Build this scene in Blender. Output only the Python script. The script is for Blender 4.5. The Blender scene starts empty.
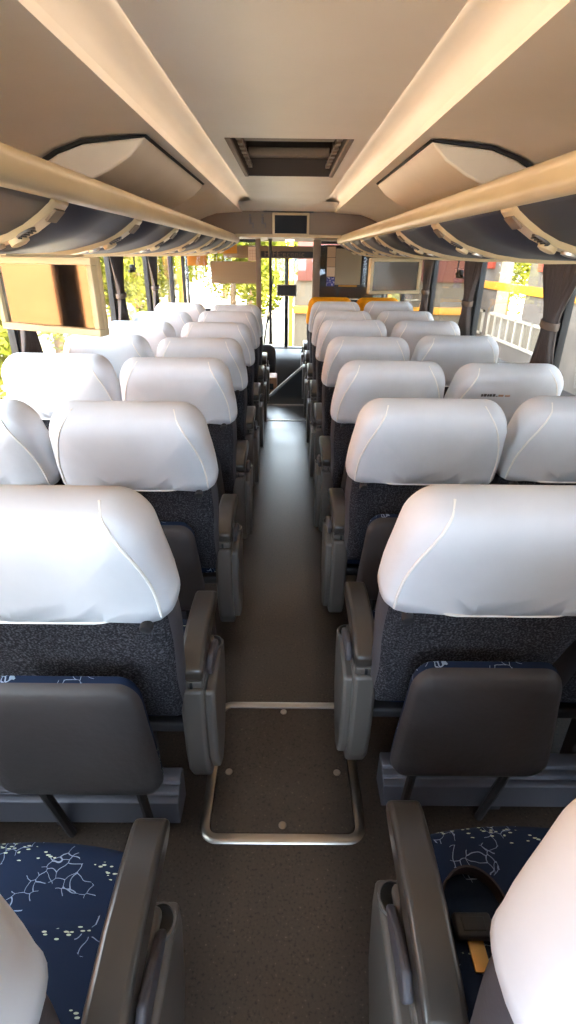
import bpy, bmesh, math, random
from mathutils import Vector, Matrix
random.seed(7)
R = math.radians
scene = bpy.context.scene
COL = scene.collection
CAMZ = 1.55

# ------------------------------------------------------------------ materials
def mat(name, rgb, rough=0.6, metal=0.0, noise=None, bump=None, spec=0.5, emit=None, coat=0.0):
    """noise = (scale, second colour, lo, hi) ; bump = (scale, strength)"""
    m = bpy.data.materials.new(name); m.use_nodes = True
    nt = m.node_tree; b = nt.nodes['Principled BSDF']
    b.inputs['Base Color'].default_value = (*rgb, 1)
    b.inputs['Roughness'].default_value = rough
    b.inputs['Metallic'].default_value = metal
    b.inputs['Specular IOR Level'].default_value = spec
    b.inputs['Coat Weight'].default_value = coat
    tc = nt.nodes.new('ShaderNodeTexCoord')
    if noise:
        n = nt.nodes.new('ShaderNodeTexNoise'); n.inputs['Scale'].default_value = noise[0]
        n.inputs['Detail'].default_value = 4
        nt.links.new(tc.outputs['Object'], n.inputs['Vector'])
        r = nt.nodes.new('ShaderNodeValToRGB')
        r.color_ramp.elements[0].position = noise[2]; r.color_ramp.elements[1].position = noise[3]
        r.color_ramp.elements[0].color = (*rgb, 1); r.color_ramp.elements[1].color = (*noise[1], 1)
        nt.links.new(n.outputs['Fac'], r.inputs['Fac'])
        nt.links.new(r.outputs['Color'], b.inputs['Base Color'])
    if bump:
        n2 = nt.nodes.new('ShaderNodeTexNoise'); n2.inputs['Scale'].default_value = bump[0]
        n2.inputs['Detail'].default_value = 3
        nt.links.new(tc.outputs['Object'], n2.inputs['Vector'])
        bp = nt.nodes.new('ShaderNodeBump'); bp.inputs['Strength'].default_value = bump[1]
        bp.inputs['Distance'].default_value = 0.01
        nt.links.new(n2.outputs['Fac'], bp.inputs['Height'])
        nt.links.new(bp.outputs['Normal'], b.inputs['Normal'])
    if emit:
        b.inputs['Emission Color'].default_value = (*emit[0], 1)
        b.inputs['Emission Strength'].default_value = emit[1]
    return m

def s2l(r, g, b):
    f = lambda c: (c/255/12.92) if c/255 <= .04045 else ((c/255+.055)/1.055)**2.4
    return (f(r), f(g), f(b))

M = {}
M['cover'] = mat('white_cloth', (.70,.715,.75), .75, noise=(7,(.64,.655,.69),.35,.7), bump=(9,.35), spec=.25)
M['piping'] = mat('cream_piping', (.9,.88,.84), .6)
M['yellow'] = mat('yellow_cloth', s2l(238,160,14), .7, bump=(14,.2), spec=.25)
M['carpet'] = mat('charcoal_carpet', s2l(42,41,45), .95, noise=(200,s2l(98,97,103),.46,.72), bump=(260,.5), spec=.1)
M['vinyl'] = mat('grey_vinyl', s2l(70,66,70), .6, bump=(90,.08))
M['legrest'] = mat('taupe_vinyl', s2l(56,51,51), .55, bump=(60,.12), noise=(4,s2l(49,44,44),.4,.6))
M['dark'] = mat('dark_plastic', s2l(38,36,38), .55)
M['black'] = mat('black_plastic', (.008,.008,.009), .45)
M['arm'] = mat('armrest_plastic', s2l(58,53,49), .28, noise=(5,s2l(66,60,54),.4,.65))
M['armside'] = mat('armrest_shell', s2l(90,84,79), .4)
M['alu'] = mat('brushed_aluminium', s2l(176,168,158), .34, 1.0, bump=(40,.05))
M['rail_metal'] = mat('grey_painted_metal', s2l(98,97,104), .45, .6)
M['ceiling'] = mat('ceiling_laminate', s2l(234,223,208), .5, noise=(2.2,s2l(227,215,198),.35,.7))
M['band'] = mat('ceiling_band', s2l(234,223,208), .5, noise=(2.2,s2l(227,215,198),.35,.7))
M['acbox'] = mat('duct_laminate', s2l(228,214,194), .5, noise=(3,s2l(220,205,184),.4,.7))
M['gold'] = mat('champagne_plastic', s2l(206,187,148), .33, noise=(3,s2l(196,176,138),.4,.6))
M['bin'] = mat('blue_grey_panel', s2l(46,48,60), .5, bump=(120,.06))
M['seal'] = mat('rubber_seal', (.012,.011,.01), .7)
M['void'] = mat('duct_dark', s2l(74,62,53), .8)
M['ductmetal'] = mat('duct_bar', s2l(136,118,101), .6, .3)
M['wallp'] = mat('wall_panel_grey', s2l(104,98,94), .7, bump=(80,.1))
M['pillar'] = mat('pillar_grey', s2l(122,116,112), .6)
M['curtain'] = mat('charcoal_curtain', s2l(88,80,76), .7, bump=(120,.1), spec=.3)
M['tie'] = mat('tieback_cloth', s2l(112,99,88), .7)
M['bulk'] = mat('bulkhead_laminate', s2l(122,104,84), .5)
M['beige'] = mat('beige_paper', s2l(150,136,110), .8)
M['paper'] = mat('pale_paper', s2l(220,200,172), .8)
M['paper2'] = mat('tan_paper', s2l(190,160,125), .8)
M['bluepaper'] = mat('blue_paper', s2l(60,70,140), .8, noise=(60,s2l(180,180,200),.55,.6))
M['ink'] = mat('dark_ink', s2l(80,76,74), .8)
M['tanink'] = mat('tan_ink', s2l(186,150,130), .8)
M['yellowplastic'] = mat('yellow_plastic', s2l(196,132,28), .5)
M['orange_wall'] = mat('orange_stucco', (.24,.104,.036), .85, noise=(6,(.21,.088,.029),.35,.65), bump=(12,.5))
M['brown'] = mat('brown_panel', s2l(96,46,32), .6)
M['tbrown'] = mat('terminal_wall', s2l(98,86,76), .8, noise=(1.2,s2l(86,75,66),.4,.6))
M['red'] = mat('red_board', s2l(160,62,40), .6)
M['white'] = mat('white_paint', s2l(170,158,142), .6)
M['pale'] = mat('pale_render', (.13,.10,.066), .8)
M['ground'] = mat('asphalt', s2l(176,162,140), .9, noise=(3,s2l(166,152,130),.4,.6))
M['bark'] = mat('bark', s2l(92,74,54), .9, bump=(20,.6))
M['belt'] = mat('belt_webbing', s2l(48,38,38), .7, bump=(200,.2))
M['tongue'] = mat('brass_tongue', s2l(190,150,90), .35, .8)
M['wood'] = mat('brown_trim', s2l(150,104,66), .5)

def floor_mat():
    m = mat('vinyl_floor', s2l(104,93,82), .42)
    nt = m.node_tree; b = nt.nodes['Principled BSDF']
    tc = nt.nodes.new('ShaderNodeTexCoord')
    n = nt.nodes.new('ShaderNodeTexNoise'); n.inputs['Scale'].default_value = 130; n.inputs['Detail'].default_value = 2
    n2 = nt.nodes.new('ShaderNodeTexNoise'); n2.inputs['Scale'].default_value = 3.5; n2.inputs['Detail'].default_value = 5
    r = nt.nodes.new('ShaderNodeValToRGB')
    e = r.color_ramp.elements
    e[0].position = .30; e[0].color = (*s2l(36,29,25),1); e[1].position = .42; e[1].color = (*s2l(64,54,47),1)
    x = e.new(.66); x.color = (*s2l(68,58,50),1); y = e.new(.78); y.color = (*s2l(110,98,86),1)
    mx = nt.nodes.new('ShaderNodeMixRGB'); mx.blend_type = 'MULTIPLY'; mx.inputs['Fac'].default_value = .5
    r2 = nt.nodes.new('ShaderNodeValToRGB')
    r2.color_ramp.elements[0].position = .3; r2.color_ramp.elements[0].color = (.55,.52,.5,1)
    r2.color_ramp.elements[1].position = .7; r2.color_ramp.elements[1].color = (1,1,1,1)
    for q in (n, n2): nt.links.new(tc.outputs['Object'], q.inputs['Vector'])
    nt.links.new(n.outputs['Fac'], r.inputs['Fac']); nt.links.new(n2.outputs['Fac'], r2.inputs['Fac'])
    nt.links.new(r.outputs['Color'], mx.inputs['Color1']); nt.links.new(r2.outputs['Color'], mx.inputs['Color2'])
    nt.links.new(mx.outputs['Color'], b.inputs['Base Color'])
    rr_ = nt.nodes.new('ShaderNodeMapRange'); rr_.inputs['To Min'].default_value = .26; rr_.inputs['To Max'].default_value = .42
    nt.links.new(n2.outputs['Fac'], rr_.inputs['Value']); nt.links.new(rr_.outputs['Result'], b.inputs['Roughness'])
    return m
M['floor'] = floor_mat()

def blue_fabric():
    m = mat('blue_patterned_fabric', s2l(30,42,84), .85, spec=.2)
    nt = m.node_tree; b = nt.nodes['Principled BSDF']
    tc = nt.nodes.new('ShaderNodeTexCoord')
    wn = nt.nodes.new('ShaderNodeTexNoise'); wn.inputs['Scale'].default_value = 14
    add = nt.nodes.new('ShaderNodeVectorMath'); add.operation = 'MULTIPLY_ADD'
    add.inputs[1].default_value = (.06,.06,.06)
    nt.links.new(tc.outputs['Object'], wn.inputs['Vector'])
    nt.links.new(wn.outputs['Color'], add.inputs[0]); nt.links.new(tc.outputs['Object'], add.inputs[2])
    v = nt.nodes.new('ShaderNodeTexVoronoi'); v.feature = 'DISTANCE_TO_EDGE'; v.inputs['Scale'].default_value = 36
    nt.links.new(add.outputs[0], v.inputs['Vector'])
    lt = nt.nodes.new('ShaderNodeMath'); lt.operation = 'LESS_THAN'; lt.inputs[1].default_value = .022
    nt.links.new(v.outputs['Distance'], lt.inputs[0])
    mk = nt.nodes.new('ShaderNodeTexNoise'); mk.inputs['Scale'].default_value = 11; mk.inputs['Detail'].default_value = 1
    nt.links.new(tc.outputs['Object'], mk.inputs['Vector'])
    gt = nt.nodes.new('ShaderNodeMath'); gt.operation = 'GREATER_THAN'; gt.inputs[1].default_value = .55
    nt.links.new(mk.outputs['Fac'], gt.inputs[0])
    mul = nt.nodes.new('ShaderNodeMath'); mul.operation = 'MULTIPLY'
    nt.links.new(lt.outputs[0], mul.inputs[0]); nt.links.new(gt.outputs[0], mul.inputs[1])
    # dashes running diagonally
    mp = nt.nodes.new('ShaderNodeMapping'); mp.inputs['Rotation'].default_value = (0,0,R(40)); mp.inputs['Scale'].default_value = (1,2.6,1)
    nt.links.new(tc.outputs['Object'], mp.inputs['Vector'])
    v2 = nt.nodes.new('ShaderNodeTexVoronoi'); v2.inputs['Scale'].default_value = 60
    nt.links.new(mp.outputs[0], v2.inputs['Vector'])
    lt2 = nt.nodes.new('ShaderNodeMath'); lt2.operation = 'LESS_THAN'; lt2.inputs[1].default_value = .26
    nt.links.new(v2.outputs['Distance'], lt2.inputs[0])
    mk2 = nt.nodes.new('ShaderNodeTexNoise'); mk2.inputs['Scale'].default_value = 8; mk2.inputs['Detail'].default_value = 1
    mp2 = nt.nodes.new('ShaderNodeMapping'); mp2.inputs['Location'].default_value = (4,7,2); mp2.inputs['Rotation'].default_value = (0,0,R(40)); mp2.inputs['Scale'].default_value = (.35,1.6,1)
    nt.links.new(tc.outputs['Object'], mp2.inputs['Vector']); nt.links.new(mp2.outputs[0], mk2.inputs['Vector'])
    gt2 = nt.nodes.new('ShaderNodeMath'); gt2.operation = 'GREATER_THAN'; gt2.inputs[1].default_value = .61
    nt.links.new(mk2.outputs['Fac'], gt2.inputs[0])
    mul2 = nt.nodes.new('ShaderNodeMath'); mul2.operation = 'MULTIPLY'
    nt.links.new(lt2.outputs[0], mul2.inputs[0]); nt.links.new(gt2.outputs[0], mul2.inputs[1])
    m1 = nt.nodes.new('ShaderNodeMixRGB'); m1.inputs['Color1'].default_value = (*s2l(20,33,56),1); m1.inputs['Color2'].default_value = (*s2l(132,146,166),1)
    m2 = nt.nodes.new('ShaderNodeMixRGB'); m2.inputs['Color2'].default_value = (*s2l(190,198,170),1)
    nt.links.new(mul.outputs[0], m1.inputs['Fac']); nt.links.new(mul2.outputs[0], m2.inputs['Fac'])
    nt.links.new(m1.outputs[0], m2.inputs['Color1']); nt.links.new(m2.outputs[0], b.inputs['Base Color'])
    return m
M['blue'] = blue_fabric()

def glass_mat(name, tint, refl=1.0):
    m = bpy.data.materials.new(name); m.use_nodes = True
    nt = m.node_tree; nt.nodes.clear()
    o = nt.nodes.new('ShaderNodeOutputMaterial'); t = nt.nodes.new('ShaderNodeBsdfTransparent')
    g = nt.nodes.new('ShaderNodeBsdfGlossy'); g.inputs['Roughness'].default_value = .01
    t.inputs['Color'].default_value = (*tint, 1)
    lw = nt.nodes.new('ShaderNodeLayerWeight'); lw.inputs['Blend'].default_value = .5
    pw = nt.nodes.new('ShaderNodeMath'); pw.operation = 'POWER'; pw.inputs[1].default_value = 5
    f = nt.nodes.new('ShaderNodeMath'); f.operation = 'MULTIPLY_ADD'; f.inputs[1].default_value = .9; f.inputs[2].default_value = .03
    nt.links.new(lw.outputs['Facing'], pw.inputs[0]); nt.links.new(pw.outputs[0], f.inputs[0])
    x = nt.nodes.new('ShaderNodeMixShader')
    nt.links.new(f.outputs[0], x.inputs[0]); nt.links.new(t.outputs[0], x.inputs[1]); nt.links.new(g.outputs[0], x.inputs[2])
    nt.links.new(x.outputs[0], o.inputs['Surface'])
    return m
M['tinted'] = glass_mat('tinted_glass', (.80,.82,.85))
M['glass'] = glass_mat('window_glass', (.95,.94,.92))

def leaf_mat(name, c1, c2):
    m = bpy.data.materials.new(name); m.use_nodes = True
    nt = m.node_tree; nt.nodes.clear()
    o = nt.nodes.new('ShaderNodeOutputMaterial')
    d = nt.nodes.new('ShaderNodeBsdfDiffuse'); t = nt.nodes.new('ShaderNodeBsdfTranslucent')
    x = nt.nodes.new('ShaderNodeMixShader'); x.inputs[0].default_value = .45
    tc = nt.nodes.new('ShaderNodeTexCoord'); n = nt.nodes.new('ShaderNodeTexNoise'); n.inputs['Scale'].default_value = 2.5
    r = nt.nodes.new('ShaderNodeValToRGB'); r.color_ramp.elements[0].color = (*c1,1); r.color_ramp.elements[1].color = (*c2,1)
    r.color_ramp.elements[0].position = .35; r.color_ramp.elements[1].position = .65
    nt.links.new(tc.outputs['Object'], n.inputs['Vector']); nt.links.new(n.outputs['Fac'], r.inputs['Fac'])
    for q in (d, t): nt.links.new(r.outputs['Color'], q.inputs['Color'])
    nt.links.new(d.outputs[0], x.inputs[1]); nt.links.new(t.outputs[0], x.inputs[2]); nt.links.new(x.outputs[0], o.inputs['Surface'])
    return m
M['leaf'] = leaf_mat('leaf_green', (.06,.078,.008), (.21,.21,.032))

def screen_mat():
    m = bpy.data.materials.new('dark_glossy_screen'); m.use_nodes = True
    b = m.node_tree.nodes['Principled BSDF']
    b.inputs['Base Color'].default_value = (.34,.32,.30,1); b.inputs['Metallic'].default_value = 1.0
    b.inputs['Roughness'].default_value = .06
    return m
M['screen'] = screen_mat()
M['screen2'] = M['screen'].copy(); M['screen2'].node_tree.nodes['Principled BSDF'].inputs['Base Color'].default_value = (.13,.12,.11,1)  # same screen with a darker base, so its reflection comes out dim
M['deadscreen'] = mat('dead_screen', (.01,.008,.007), .3, spec=.08)

# ------------------------------------------------------------------ mesh helpers
class MB:
    def __init__(s): s.bm = bmesh.new()
    def box(s, x0, x1, y0, y1, z0, z1, mi=0, bev=0):
        r = bmesh.ops.create_cube(s.bm, size=1)
        vs = r['verts']
        for v in vs:
            v.co = Vector((x0+(v.co.x+.5)*(x1-x0), y0+(v.co.y+.5)*(y1-y0), z0+(v.co.z+.5)*(z1-z0)))
        fs = set(f for v in vs for f in v.link_faces)
        for f in fs: f.material_index = mi
        if bev:
            es = set(e for v in vs for e in v.link_edges)
            r2 = bmesh.ops.bevel(s.bm, geom=list(es), offset=bev, segments=3, affect='EDGES', profile=.5)
            for f in r2['faces']: f.material_index = mi
        return s
    def prism(s, pts, axis, a, b, mi=0, cap=True):
        """pts: 2D loop. axis 'x': (y,z) ; 'y': (x,z) ; 'z': (x,y)"""
        def P(p, q):
            return {'x': (q,p[0],p[1]), 'y': (p[0],q,p[1]), 'z': (p[0],p[1],q)}[axis]
        A = [s.bm.verts.new(P(p,a)) for p in pts]; B = [s.bm.verts.new(P(p,b)) for p in pts]
        n = len(pts); fs = []
        for i in range(n):
            fs.append(s.bm.faces.new((A[i],A[(i+1)%n],B[(i+1)%n],B[i])))
        if cap:
            fs.append(s.bm.faces.new(A)); fs.append(s.bm.faces.new(B[::-1]))
        for f in fs: f.material_index = mi
        return s
    def sheet(s, pts, axis, vals, mi=0):
        """open strip of 2D points swept over several axis values"""
        def P(p, q):
            return {'x': (q,p[0],p[1]), 'y': (p[0],q,p[1]), 'z': (p[0],p[1],q)}[axis]
        rows = [[s.bm.verts.new(P(p,q)) for p in pts] for q in vals]
        for j in range(len(rows)-1):
            for i in range(len(pts)-1):
                s.bm.faces.new((rows[j][i],rows[j][i+1],rows[j+1][i+1],rows[j+1][i])).material_index = mi
        return s
    def loft(s, loops, mi=0, cap0=True, cap1=True, closed=True, mis=None):
        rows = [[s.bm.verts.new(p) for p in L] for L in loops]
        n = len(rows[0])
        for j in range(len(rows)-1):
            m_ = mis[j] if mis else mi
            for i in range(n if closed else n-1):
                s.bm.faces.new((rows[j][i],rows[j][(i+1)%n],rows[j+1][(i+1)%n],rows[j+1][i])).material_index = m_
        if cap0: s.bm.faces.new(rows[0][::-1]).material_index = mis[0] if mis else mi
        if cap1: s.bm.faces.new(rows[-1]).material_index = mis[-1] if mis else mi
        return s
    def tube(s, pts, r, mi=0, n=8, closed=False, flat=1.0):
        pts = [Vector(p) for p in pts]; loops = []
        N = len(pts); up = None
        for i, p in enumerate(pts):
            if closed: t = (pts[(i+1)%N]-pts[i-1])
            else: t = pts[min(i+1,N-1)]-pts[max(i-1,0)]
            t.normalize()
            if up is None:
                up = Vector((0,0,1)) if abs(t.z) < .9 else Vector((1,0,0))
            a = t.cross(up).normalized(); up = a.cross(t).normalized()
            rr_ = r[i] if isinstance(r,(list,tuple)) else r
            loops.append([p + a*math.cos(2*math.pi*k/n)*rr_ + up*math.sin(2*math.pi*k/n)*rr_*flat for k in range(n)])
        if closed:
            rows = [[s.bm.verts.new(q) for q in L] for L in loops]
            for j in range(N):
                for i in range(n):
                    k = (j+1)%N
                    s.bm.faces.new((rows[j][i],rows[j][(i+1)%n],rows[k][(i+1)%n],rows[k][i])).material_index = mi
        else: s.loft(loops, mi)
        return s
    def lathe(s, c, prof, axis='z', n=20, mi=0):
        c = Vector(c); loops = []
        for (r, h) in prof:
            L = []
            for k in range(n):
                a = 2*math.pi*k/n; u, v = r*math.cos(a), r*math.sin(a)
                L.append(c + Vector({'z':(u,v,h),'y':(u,h,v),'x':(h,u,v)}[axis]))
            loops.append(L)
        return s.loft(loops, mi)
    def xform(s, mtx):
        bmesh.ops.transform(s.bm, matrix=mtx, verts=s.bm.verts); return s
    def build(s, name, mats, parent=None, smooth=40, solid=None, bev=None, sub=None):
        bmesh.ops.recalc_face_normals(s.bm, faces=s.bm.faces)
        me = bpy.data.meshes.new(name); s.bm.to_mesh(me); s.bm.free()
        if not isinstance(mats,(list,tuple)): mats = [mats]
        for m in mats: me.materials.append(M[m] if isinstance(m,str) else m)
        if smooth is not None:
            for p in me.polygons: p.use_smooth = True
            me.set_sharp_from_angle(angle=R(smooth))
        o = bpy.data.objects.new(name, me); COL.objects.link(o)
        if parent: o.parent = parent
        if solid:
            q = o.modifiers.new('solid','SOLIDIFY'); q.thickness = solid; q.offset = 0
        if bev:
            q = o.modifiers.new('bev','BEVEL'); q.width = bev; q.segments = 3; q.limit_method = 'ANGLE'; q.angle_limit = R(40)
        if sub:
            q = o.modifiers.new('sub','SUBSURF'); q.levels = sub; q.render_levels = sub
        return o

def text_mesh(cu, name):
    t = bpy.data.objects.new('t', cu); COL.objects.link(t)
    dg = bpy.context.evaluated_depsgraph_get(); dg.update()
    me = bpy.data.meshes.new_from_object(t.evaluated_get(dg)); me.name = name
    bpy.data.objects.remove(t)
    o = bpy.data.objects.new(name, me); COL.objects.link(o); return o
def tag(o, label=None, cat=None, group=None, kind=None):
    if label: o['label'] = label
    if cat: o['category'] = cat
    if group: o['group'] = group
    if kind: o['kind'] = kind
    return o
def empty(name, loc=(0,0,0), rz=0):
    o = bpy.data.objects.new(name, None); COL.objects.link(o)
    o.location = loc; o.rotation_euler = (0,0,rz); o.empty_display_size = .1
    return o
KIDS = {}
def children(o):
    return [c for c in bpy.data.objects if c.parent == o]
def copy_tree(o, parent=None):
    c = o.copy(); COL.objects.link(c)
    if parent is not None: c.parent = parent
    for ch in children(o): copy_tree(ch, c)
    return c
def rrect(hw, s0, s1, rb, rt, inset=0, n=7, scale=None):
    """rounded rectangle loop, (u,s); inset shrinks it"""
    hw -= inset; a = s0+inset; b = s1-inset
    rb = max(rb-inset, .004); rt = max(rt-inset, .004)
    pts = []
    for (cx, cy, r, a0) in ((hw-rb,a+rb,rb,-90),(hw-rt,b-rt,rt,0),(-hw+rt,b-rt,rt,90),(-hw+rb,a+rb,rb,180)):
        for k in range(n+1):
            t = R(a0+90*k/n); pts.append((cx+r*math.cos(t), cy+r*math.sin(t)))
    # densify the straight runs so that tapering bends smoothly
    out = []
    N = len(pts)
    for i in range(N):
        p, q = pts[i], pts[(i+1)%N]; out.append(p)
        d = math.hypot(q[0]-p[0], q[1]-p[1])
        if (i+1) % (n+1) == 0:
            for k in range(1,16): out.append((p[0]+(q[0]-p[0])*k/16, p[1]+(q[1]-p[1])*k/16))
    if scale: out = [(u*scale(s_), s_) for u, s_ in out]
    return out
def smooth(a, b, x):
    t = min(1,max(0,(x-a)/(b-a))); return t*t*(3-2*t)
def bez(p0,p1,p2,n):
    return [tuple((1-t)**2*a+2*t*(1-t)*b+t*t*c for a,b,c in zip(p0,p1,p2)) for t in [k/n for k in range(n+1)]]

# ------------------------------------------------------------------ the seats
SW = .2575          # half width of a seat
def taper(s):
    return 1 - .07*(1-smooth(.10,.36,s)) - .08*smooth(.48,.70,s)
RINGS = [(.16,-.004),(.10,-.001),(.055,.001),(.03,.005),(.014,.018),(.004,.036),(0,.065),(.005,.09),(.02,.112),(.05,.122),(.1,.116),(.16,.11)]
def ring_loop(inset, t, grow=0, s0=-.06, s1=.725):
    return [(u, t, s) for u, s in rrect(SW+grow, s0, s1+grow, (.03), .085, inset, 13, taper)]
def make_backrest():
    mb = MB()
    mis = [0,0,0,0,1,1,1,1,2,2,2]
    mb.loft([ring_loop(i,t) for i,t in RINGS], mis=mis)
    return mb
COVER_REAR = [(.20,-.024),(.14,-.022),(.09,-.018),(.055,-.012),(.03,-.004),(.014,.010),(.004,.030),(0,.065)]
def make_cover():
    mb = MB()
    C = [(.20,-.024),(.14,-.022),(.09,-.018),(.055,-.012),(.03,-.004),(.014,.010),(.008,.018),(.004,.030),(.001,.046),(0,.065),(.0012,.082),(.005,.098),(.011,.110),(.02,.120),(.05,.132),(.1,.128),(.18,.122)]
    mb.loft([ring_loop(i,t,.009) for i,t in C])
    geom = list(mb.bm.verts)+list(mb.bm.edges)+list(mb.bm.faces)
    # hem: slightly lower at the corners of the back
    bmesh.ops.bisect_plane(mb.bm, geom=geom, plane_co=(0,0,.460), plane_no=(0,0,1), clear_inner=True)
    for v in mb.bm.verts:
        if v.co.z < .462:
            u = abs(v.co.x)/SW
            v.co.z += -.012*smooth(.6,.84,u) + .004*smooth(.9,1.0,u) + .004*math.sin(v.co.x*23)
            v.co.y += -.004 if v.co.y < .06 else .003
    return mb
def cover_piping():
    mb = MB()
    def t_at(d):
        for (d0,t0),(d1,t1) in zip(COVER_REAR,COVER_REAR[1:]):
            if d1 <= d <= d0: return t0+(t1-t0)*(d-d0)/(d1-d0)
        return COVER_REAR[0][1] if d > COVER_REAR[0][0] else COVER_REAR[-1][1]
    for sg in (-1,1):
        L = []
        for k in range(33):
            s_ = .452+.281*k/32
            u = ((SW+.009)-.028)*taper(s_) - .085*(1-math.sqrt(max(0,1-max(0,(s_-.53)/.21)**2)))
            e = (SW+.009)*taper(s_)
            cu, cs = e-.085, .734-.085          # centre of the rounded top corner
            if u > cu and s_ > cs: d = .085-math.hypot(u-cu, s_-cs)
            else: d = min(e-u, .734-s_)
            L.append((sg*u, t_at(max(0,d))-.0015, s_))
        mb.tube(L, .0032, n=6)
    hem = [(u,(-.0265 if abs(u)<.10 else -.0265+.020*smooth(.10,.2,abs(u))),.459-.012*smooth(.6,.84,abs(u)/SW)) for u in [(-.205+.41*k/24) for k in range(25)]]
    mb.tube(hem, .0035, n=6)
    return mb
def hook(u):
    mb = MB(); mb.lathe((u,-.019,.440),[(.004,-.014),(.013,-.012),(.015,-.004),(.012,.012)],axis='y',n=14); return mb
def make_cushion():
    mb = MB(); nu, ny = 40, 44; x1, y0, y1 = .238, .05, .375
    def P(i, j):
        a = -1+2*i/nu; b = -1+2*j/ny
        # rounded-square mapping of the grid
        k = .10; u = a*(1-k*b*b*abs(a)**3); v = b*(1-k*a*a*abs(b)**3)
        e = min(1-abs(a), 1)*x1; f = min(1-abs(b),1)*(y1-y0)/2
        def edge(d, r): 
            q = 1-min(d/r,1); return 1-math.sqrt(max(0,1-q*q))
        y = (y0+y1)/2+v*(y1-y0)/2+.016*(1-a*a)*smooth(.2,1,b)
        z = .466-.030*max(edge(e,.045),edge(f,.05))-.008*math.exp(-((y-.235)/.010)**2)+.004*math.cos(a*3)*math.sin((y-y0)*9)
        return (u*x1, y, z)
    g = [[mb.bm.verts.new(P(i,j)) for i in range(nu+1)] for j in range(ny+1)]
    for j in range(ny):
        for i in range(nu): mb.bm.faces.new((g[j][i],g[j][i+1],g[j+1][i+1],g[j+1][i]))
    rim = [g[0][i] for i in range(nu+1)]+[g[j][nu] for j in range(1,ny+1)]+[g[ny][i] for i in range(nu-1,-1,-1)]+[g[j][0] for j in range(ny-1,0,-1)]
    low = [mb.bm.verts.new((v.co.x*.985,v.co.y,.345)) for v in rim]
    n = len(rim)
    for k in range(n): mb.bm.faces.new((rim[k],rim[(k+1)%n],low[(k+1)%n],low[k]))
    mb.bm.faces.new(low)
    return mb
def make_pan():
    mb = MB(); mb.box(-.225,.225,.03,.34,.305,.343,bev=.01); return mb
def make_legrest():
    def sc(s): return 1 - .13*smooth(.36,.70,s)
    mb = MB()
    P = [(.09,-.006),(.05,-.004),(.02,.0),(.006,.008),(0,.022),(.003,.036),(.014,.048),(.05,.056)]
    mb.loft([[(u,-.19+t,s+(.010*smooth(.5,.69,s) if t>.03 else 0)) for u,s in rrect(.205,.325,.69,.055,.06,i,8,sc)] for i,t in P], mis=[0,0,0,0,1,1,1])
    return mb
def strut(u):
    mb = MB(); mb.tube([(u,-.150,.36),(u*.98,-.130,.25),(u*.93,-.075,.004)],.013,n=8,flat=1.0); return mb

def armrest_parts(root, sg):
    """sg = direction (in x) of the aisle, seen from the seat centre"""
    xa, xb = sg*.217, sg*.285
    x0, x1 = min(xa,xb), max(xa,xb)
    top = [(.018,.552),(.07,.577),(.16,.592),(.26,.594),(.33,.588),(.356,.578),(.364,.562)]
    bot = [(.360,.545),(.33,.535),(.2,.528),(.05,.515),(.018,.512)]
    mb = MB(); mb.prism(top+bot,'x',x0,x1)
    pad = mb.build('armrest_pad','arm',root,bev=.011)
    mb = MB(); mb.box(x0+.004,x1-.004,.020,.11,.488,.511,bev=.003); mb.box((x0+x1)/2-.004,(x0+x1)/2+.004,.0165,.03,.490,.508,mi=1)
    mb.build('hinge_block',['armside','black'],root)
    # rounded drop panel below the pad
    prof = [(.012,.485),(.008,.40),(.010,.25),(.025,.15),(.06,.085),(.11,.065),(.16,.08),(.22,.16),(.25,.28),(.26,.42),(.255,.485)]
    mb = MB(); mb.prism(prof,'x',x0+.001,x1-.001)
    mb.build('side_panel','armside',root,bev=.012)
    # aisle-side shell with cup holder
    xi = sg*.256; xo = sg*.310
    q0, q1 = min(xi,xo), max(xi,xo)
    prof = [(.04,.455),(.028,.33),(.035,.20),(.07,.11),(.12,.085),(.18,.12),(.25,.23),(.28,.38),(.278,.452),(.235,.46),(.12,.457)]
    mb = MB(); mb.prism(prof,'x',q0,q1)
    shell = mb.build('aisle_shell','armside',root,bev=.011)
    mb = MB(); cx, cy = sg*.283, .235
    for a,b in (((.021,.465),(.016,.463)),):
        pass
    def el(rx, ry, z): return [(cx+rx*math.cos(2*math.pi*k/20), cy+ry*math.sin(2*math.pi*k/20), z) for k in range(20)]
    mb.loft([el(.026,.030,.45),el(.029,.033,.462),(el(.0285,.032,.469)),el(.0245,.028,.4695)],cap0=False,cap1=False)
    mb.loft([el(.0245,.028,.4695),el(.0235,.027,.4645)],mi=1,cap0=False,cap1=True)
    mb.build('cup_holder',['armside','black'],root)
    mb = MB()
    lv = [(.06,.52),(.09,.545),(.15,.535),(.20,.51),(.215,.488),(.19,.478),(.12,.484),(.07,.49)]
    mb.prism(lv,'x',min(sg*.2865,sg*.303),max(sg*.2865,sg*.303))
    mb.build('recline_lever','vinyl',root,bev=.006)

def make_seat(name, sg, aisle, covermat):
    root = empty(name)
    b = make_backrest().build('backrest',['carpet','vinyl','blue'],root,smooth=60); b.location = (0,0,.42)
    c = make_cover().build('headrest_cover',covermat,root,smooth=70); c.location = (0,0,.42)
    q = c.modifiers.new('solid','SOLIDIFY'); q.thickness = .003
    cover_piping().build('piping','piping' if covermat=='cover' else covermat,c)
    for u in (-.208,.208): hook(u).build('hook_button','dark',c)
    make_cushion().build('seat_cushion','blue',root,smooth=60)
    make_pan().build('seat_pan','dark',root)
    l = make_legrest().build('leg_rest',['legrest','blue'],root,smooth=60)
    for u in (-.13,.13): strut(u).build('strut','dark',l)
    if aisle: armrest_parts(root, sg)
    return root

def set_recline(seat, deg):
    for ch in children(seat):
        n = ch.name.split('.')[0]
        if n in ('backrest','headrest_cover'): ch.rotation_euler = (R(deg),0,0)

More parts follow.
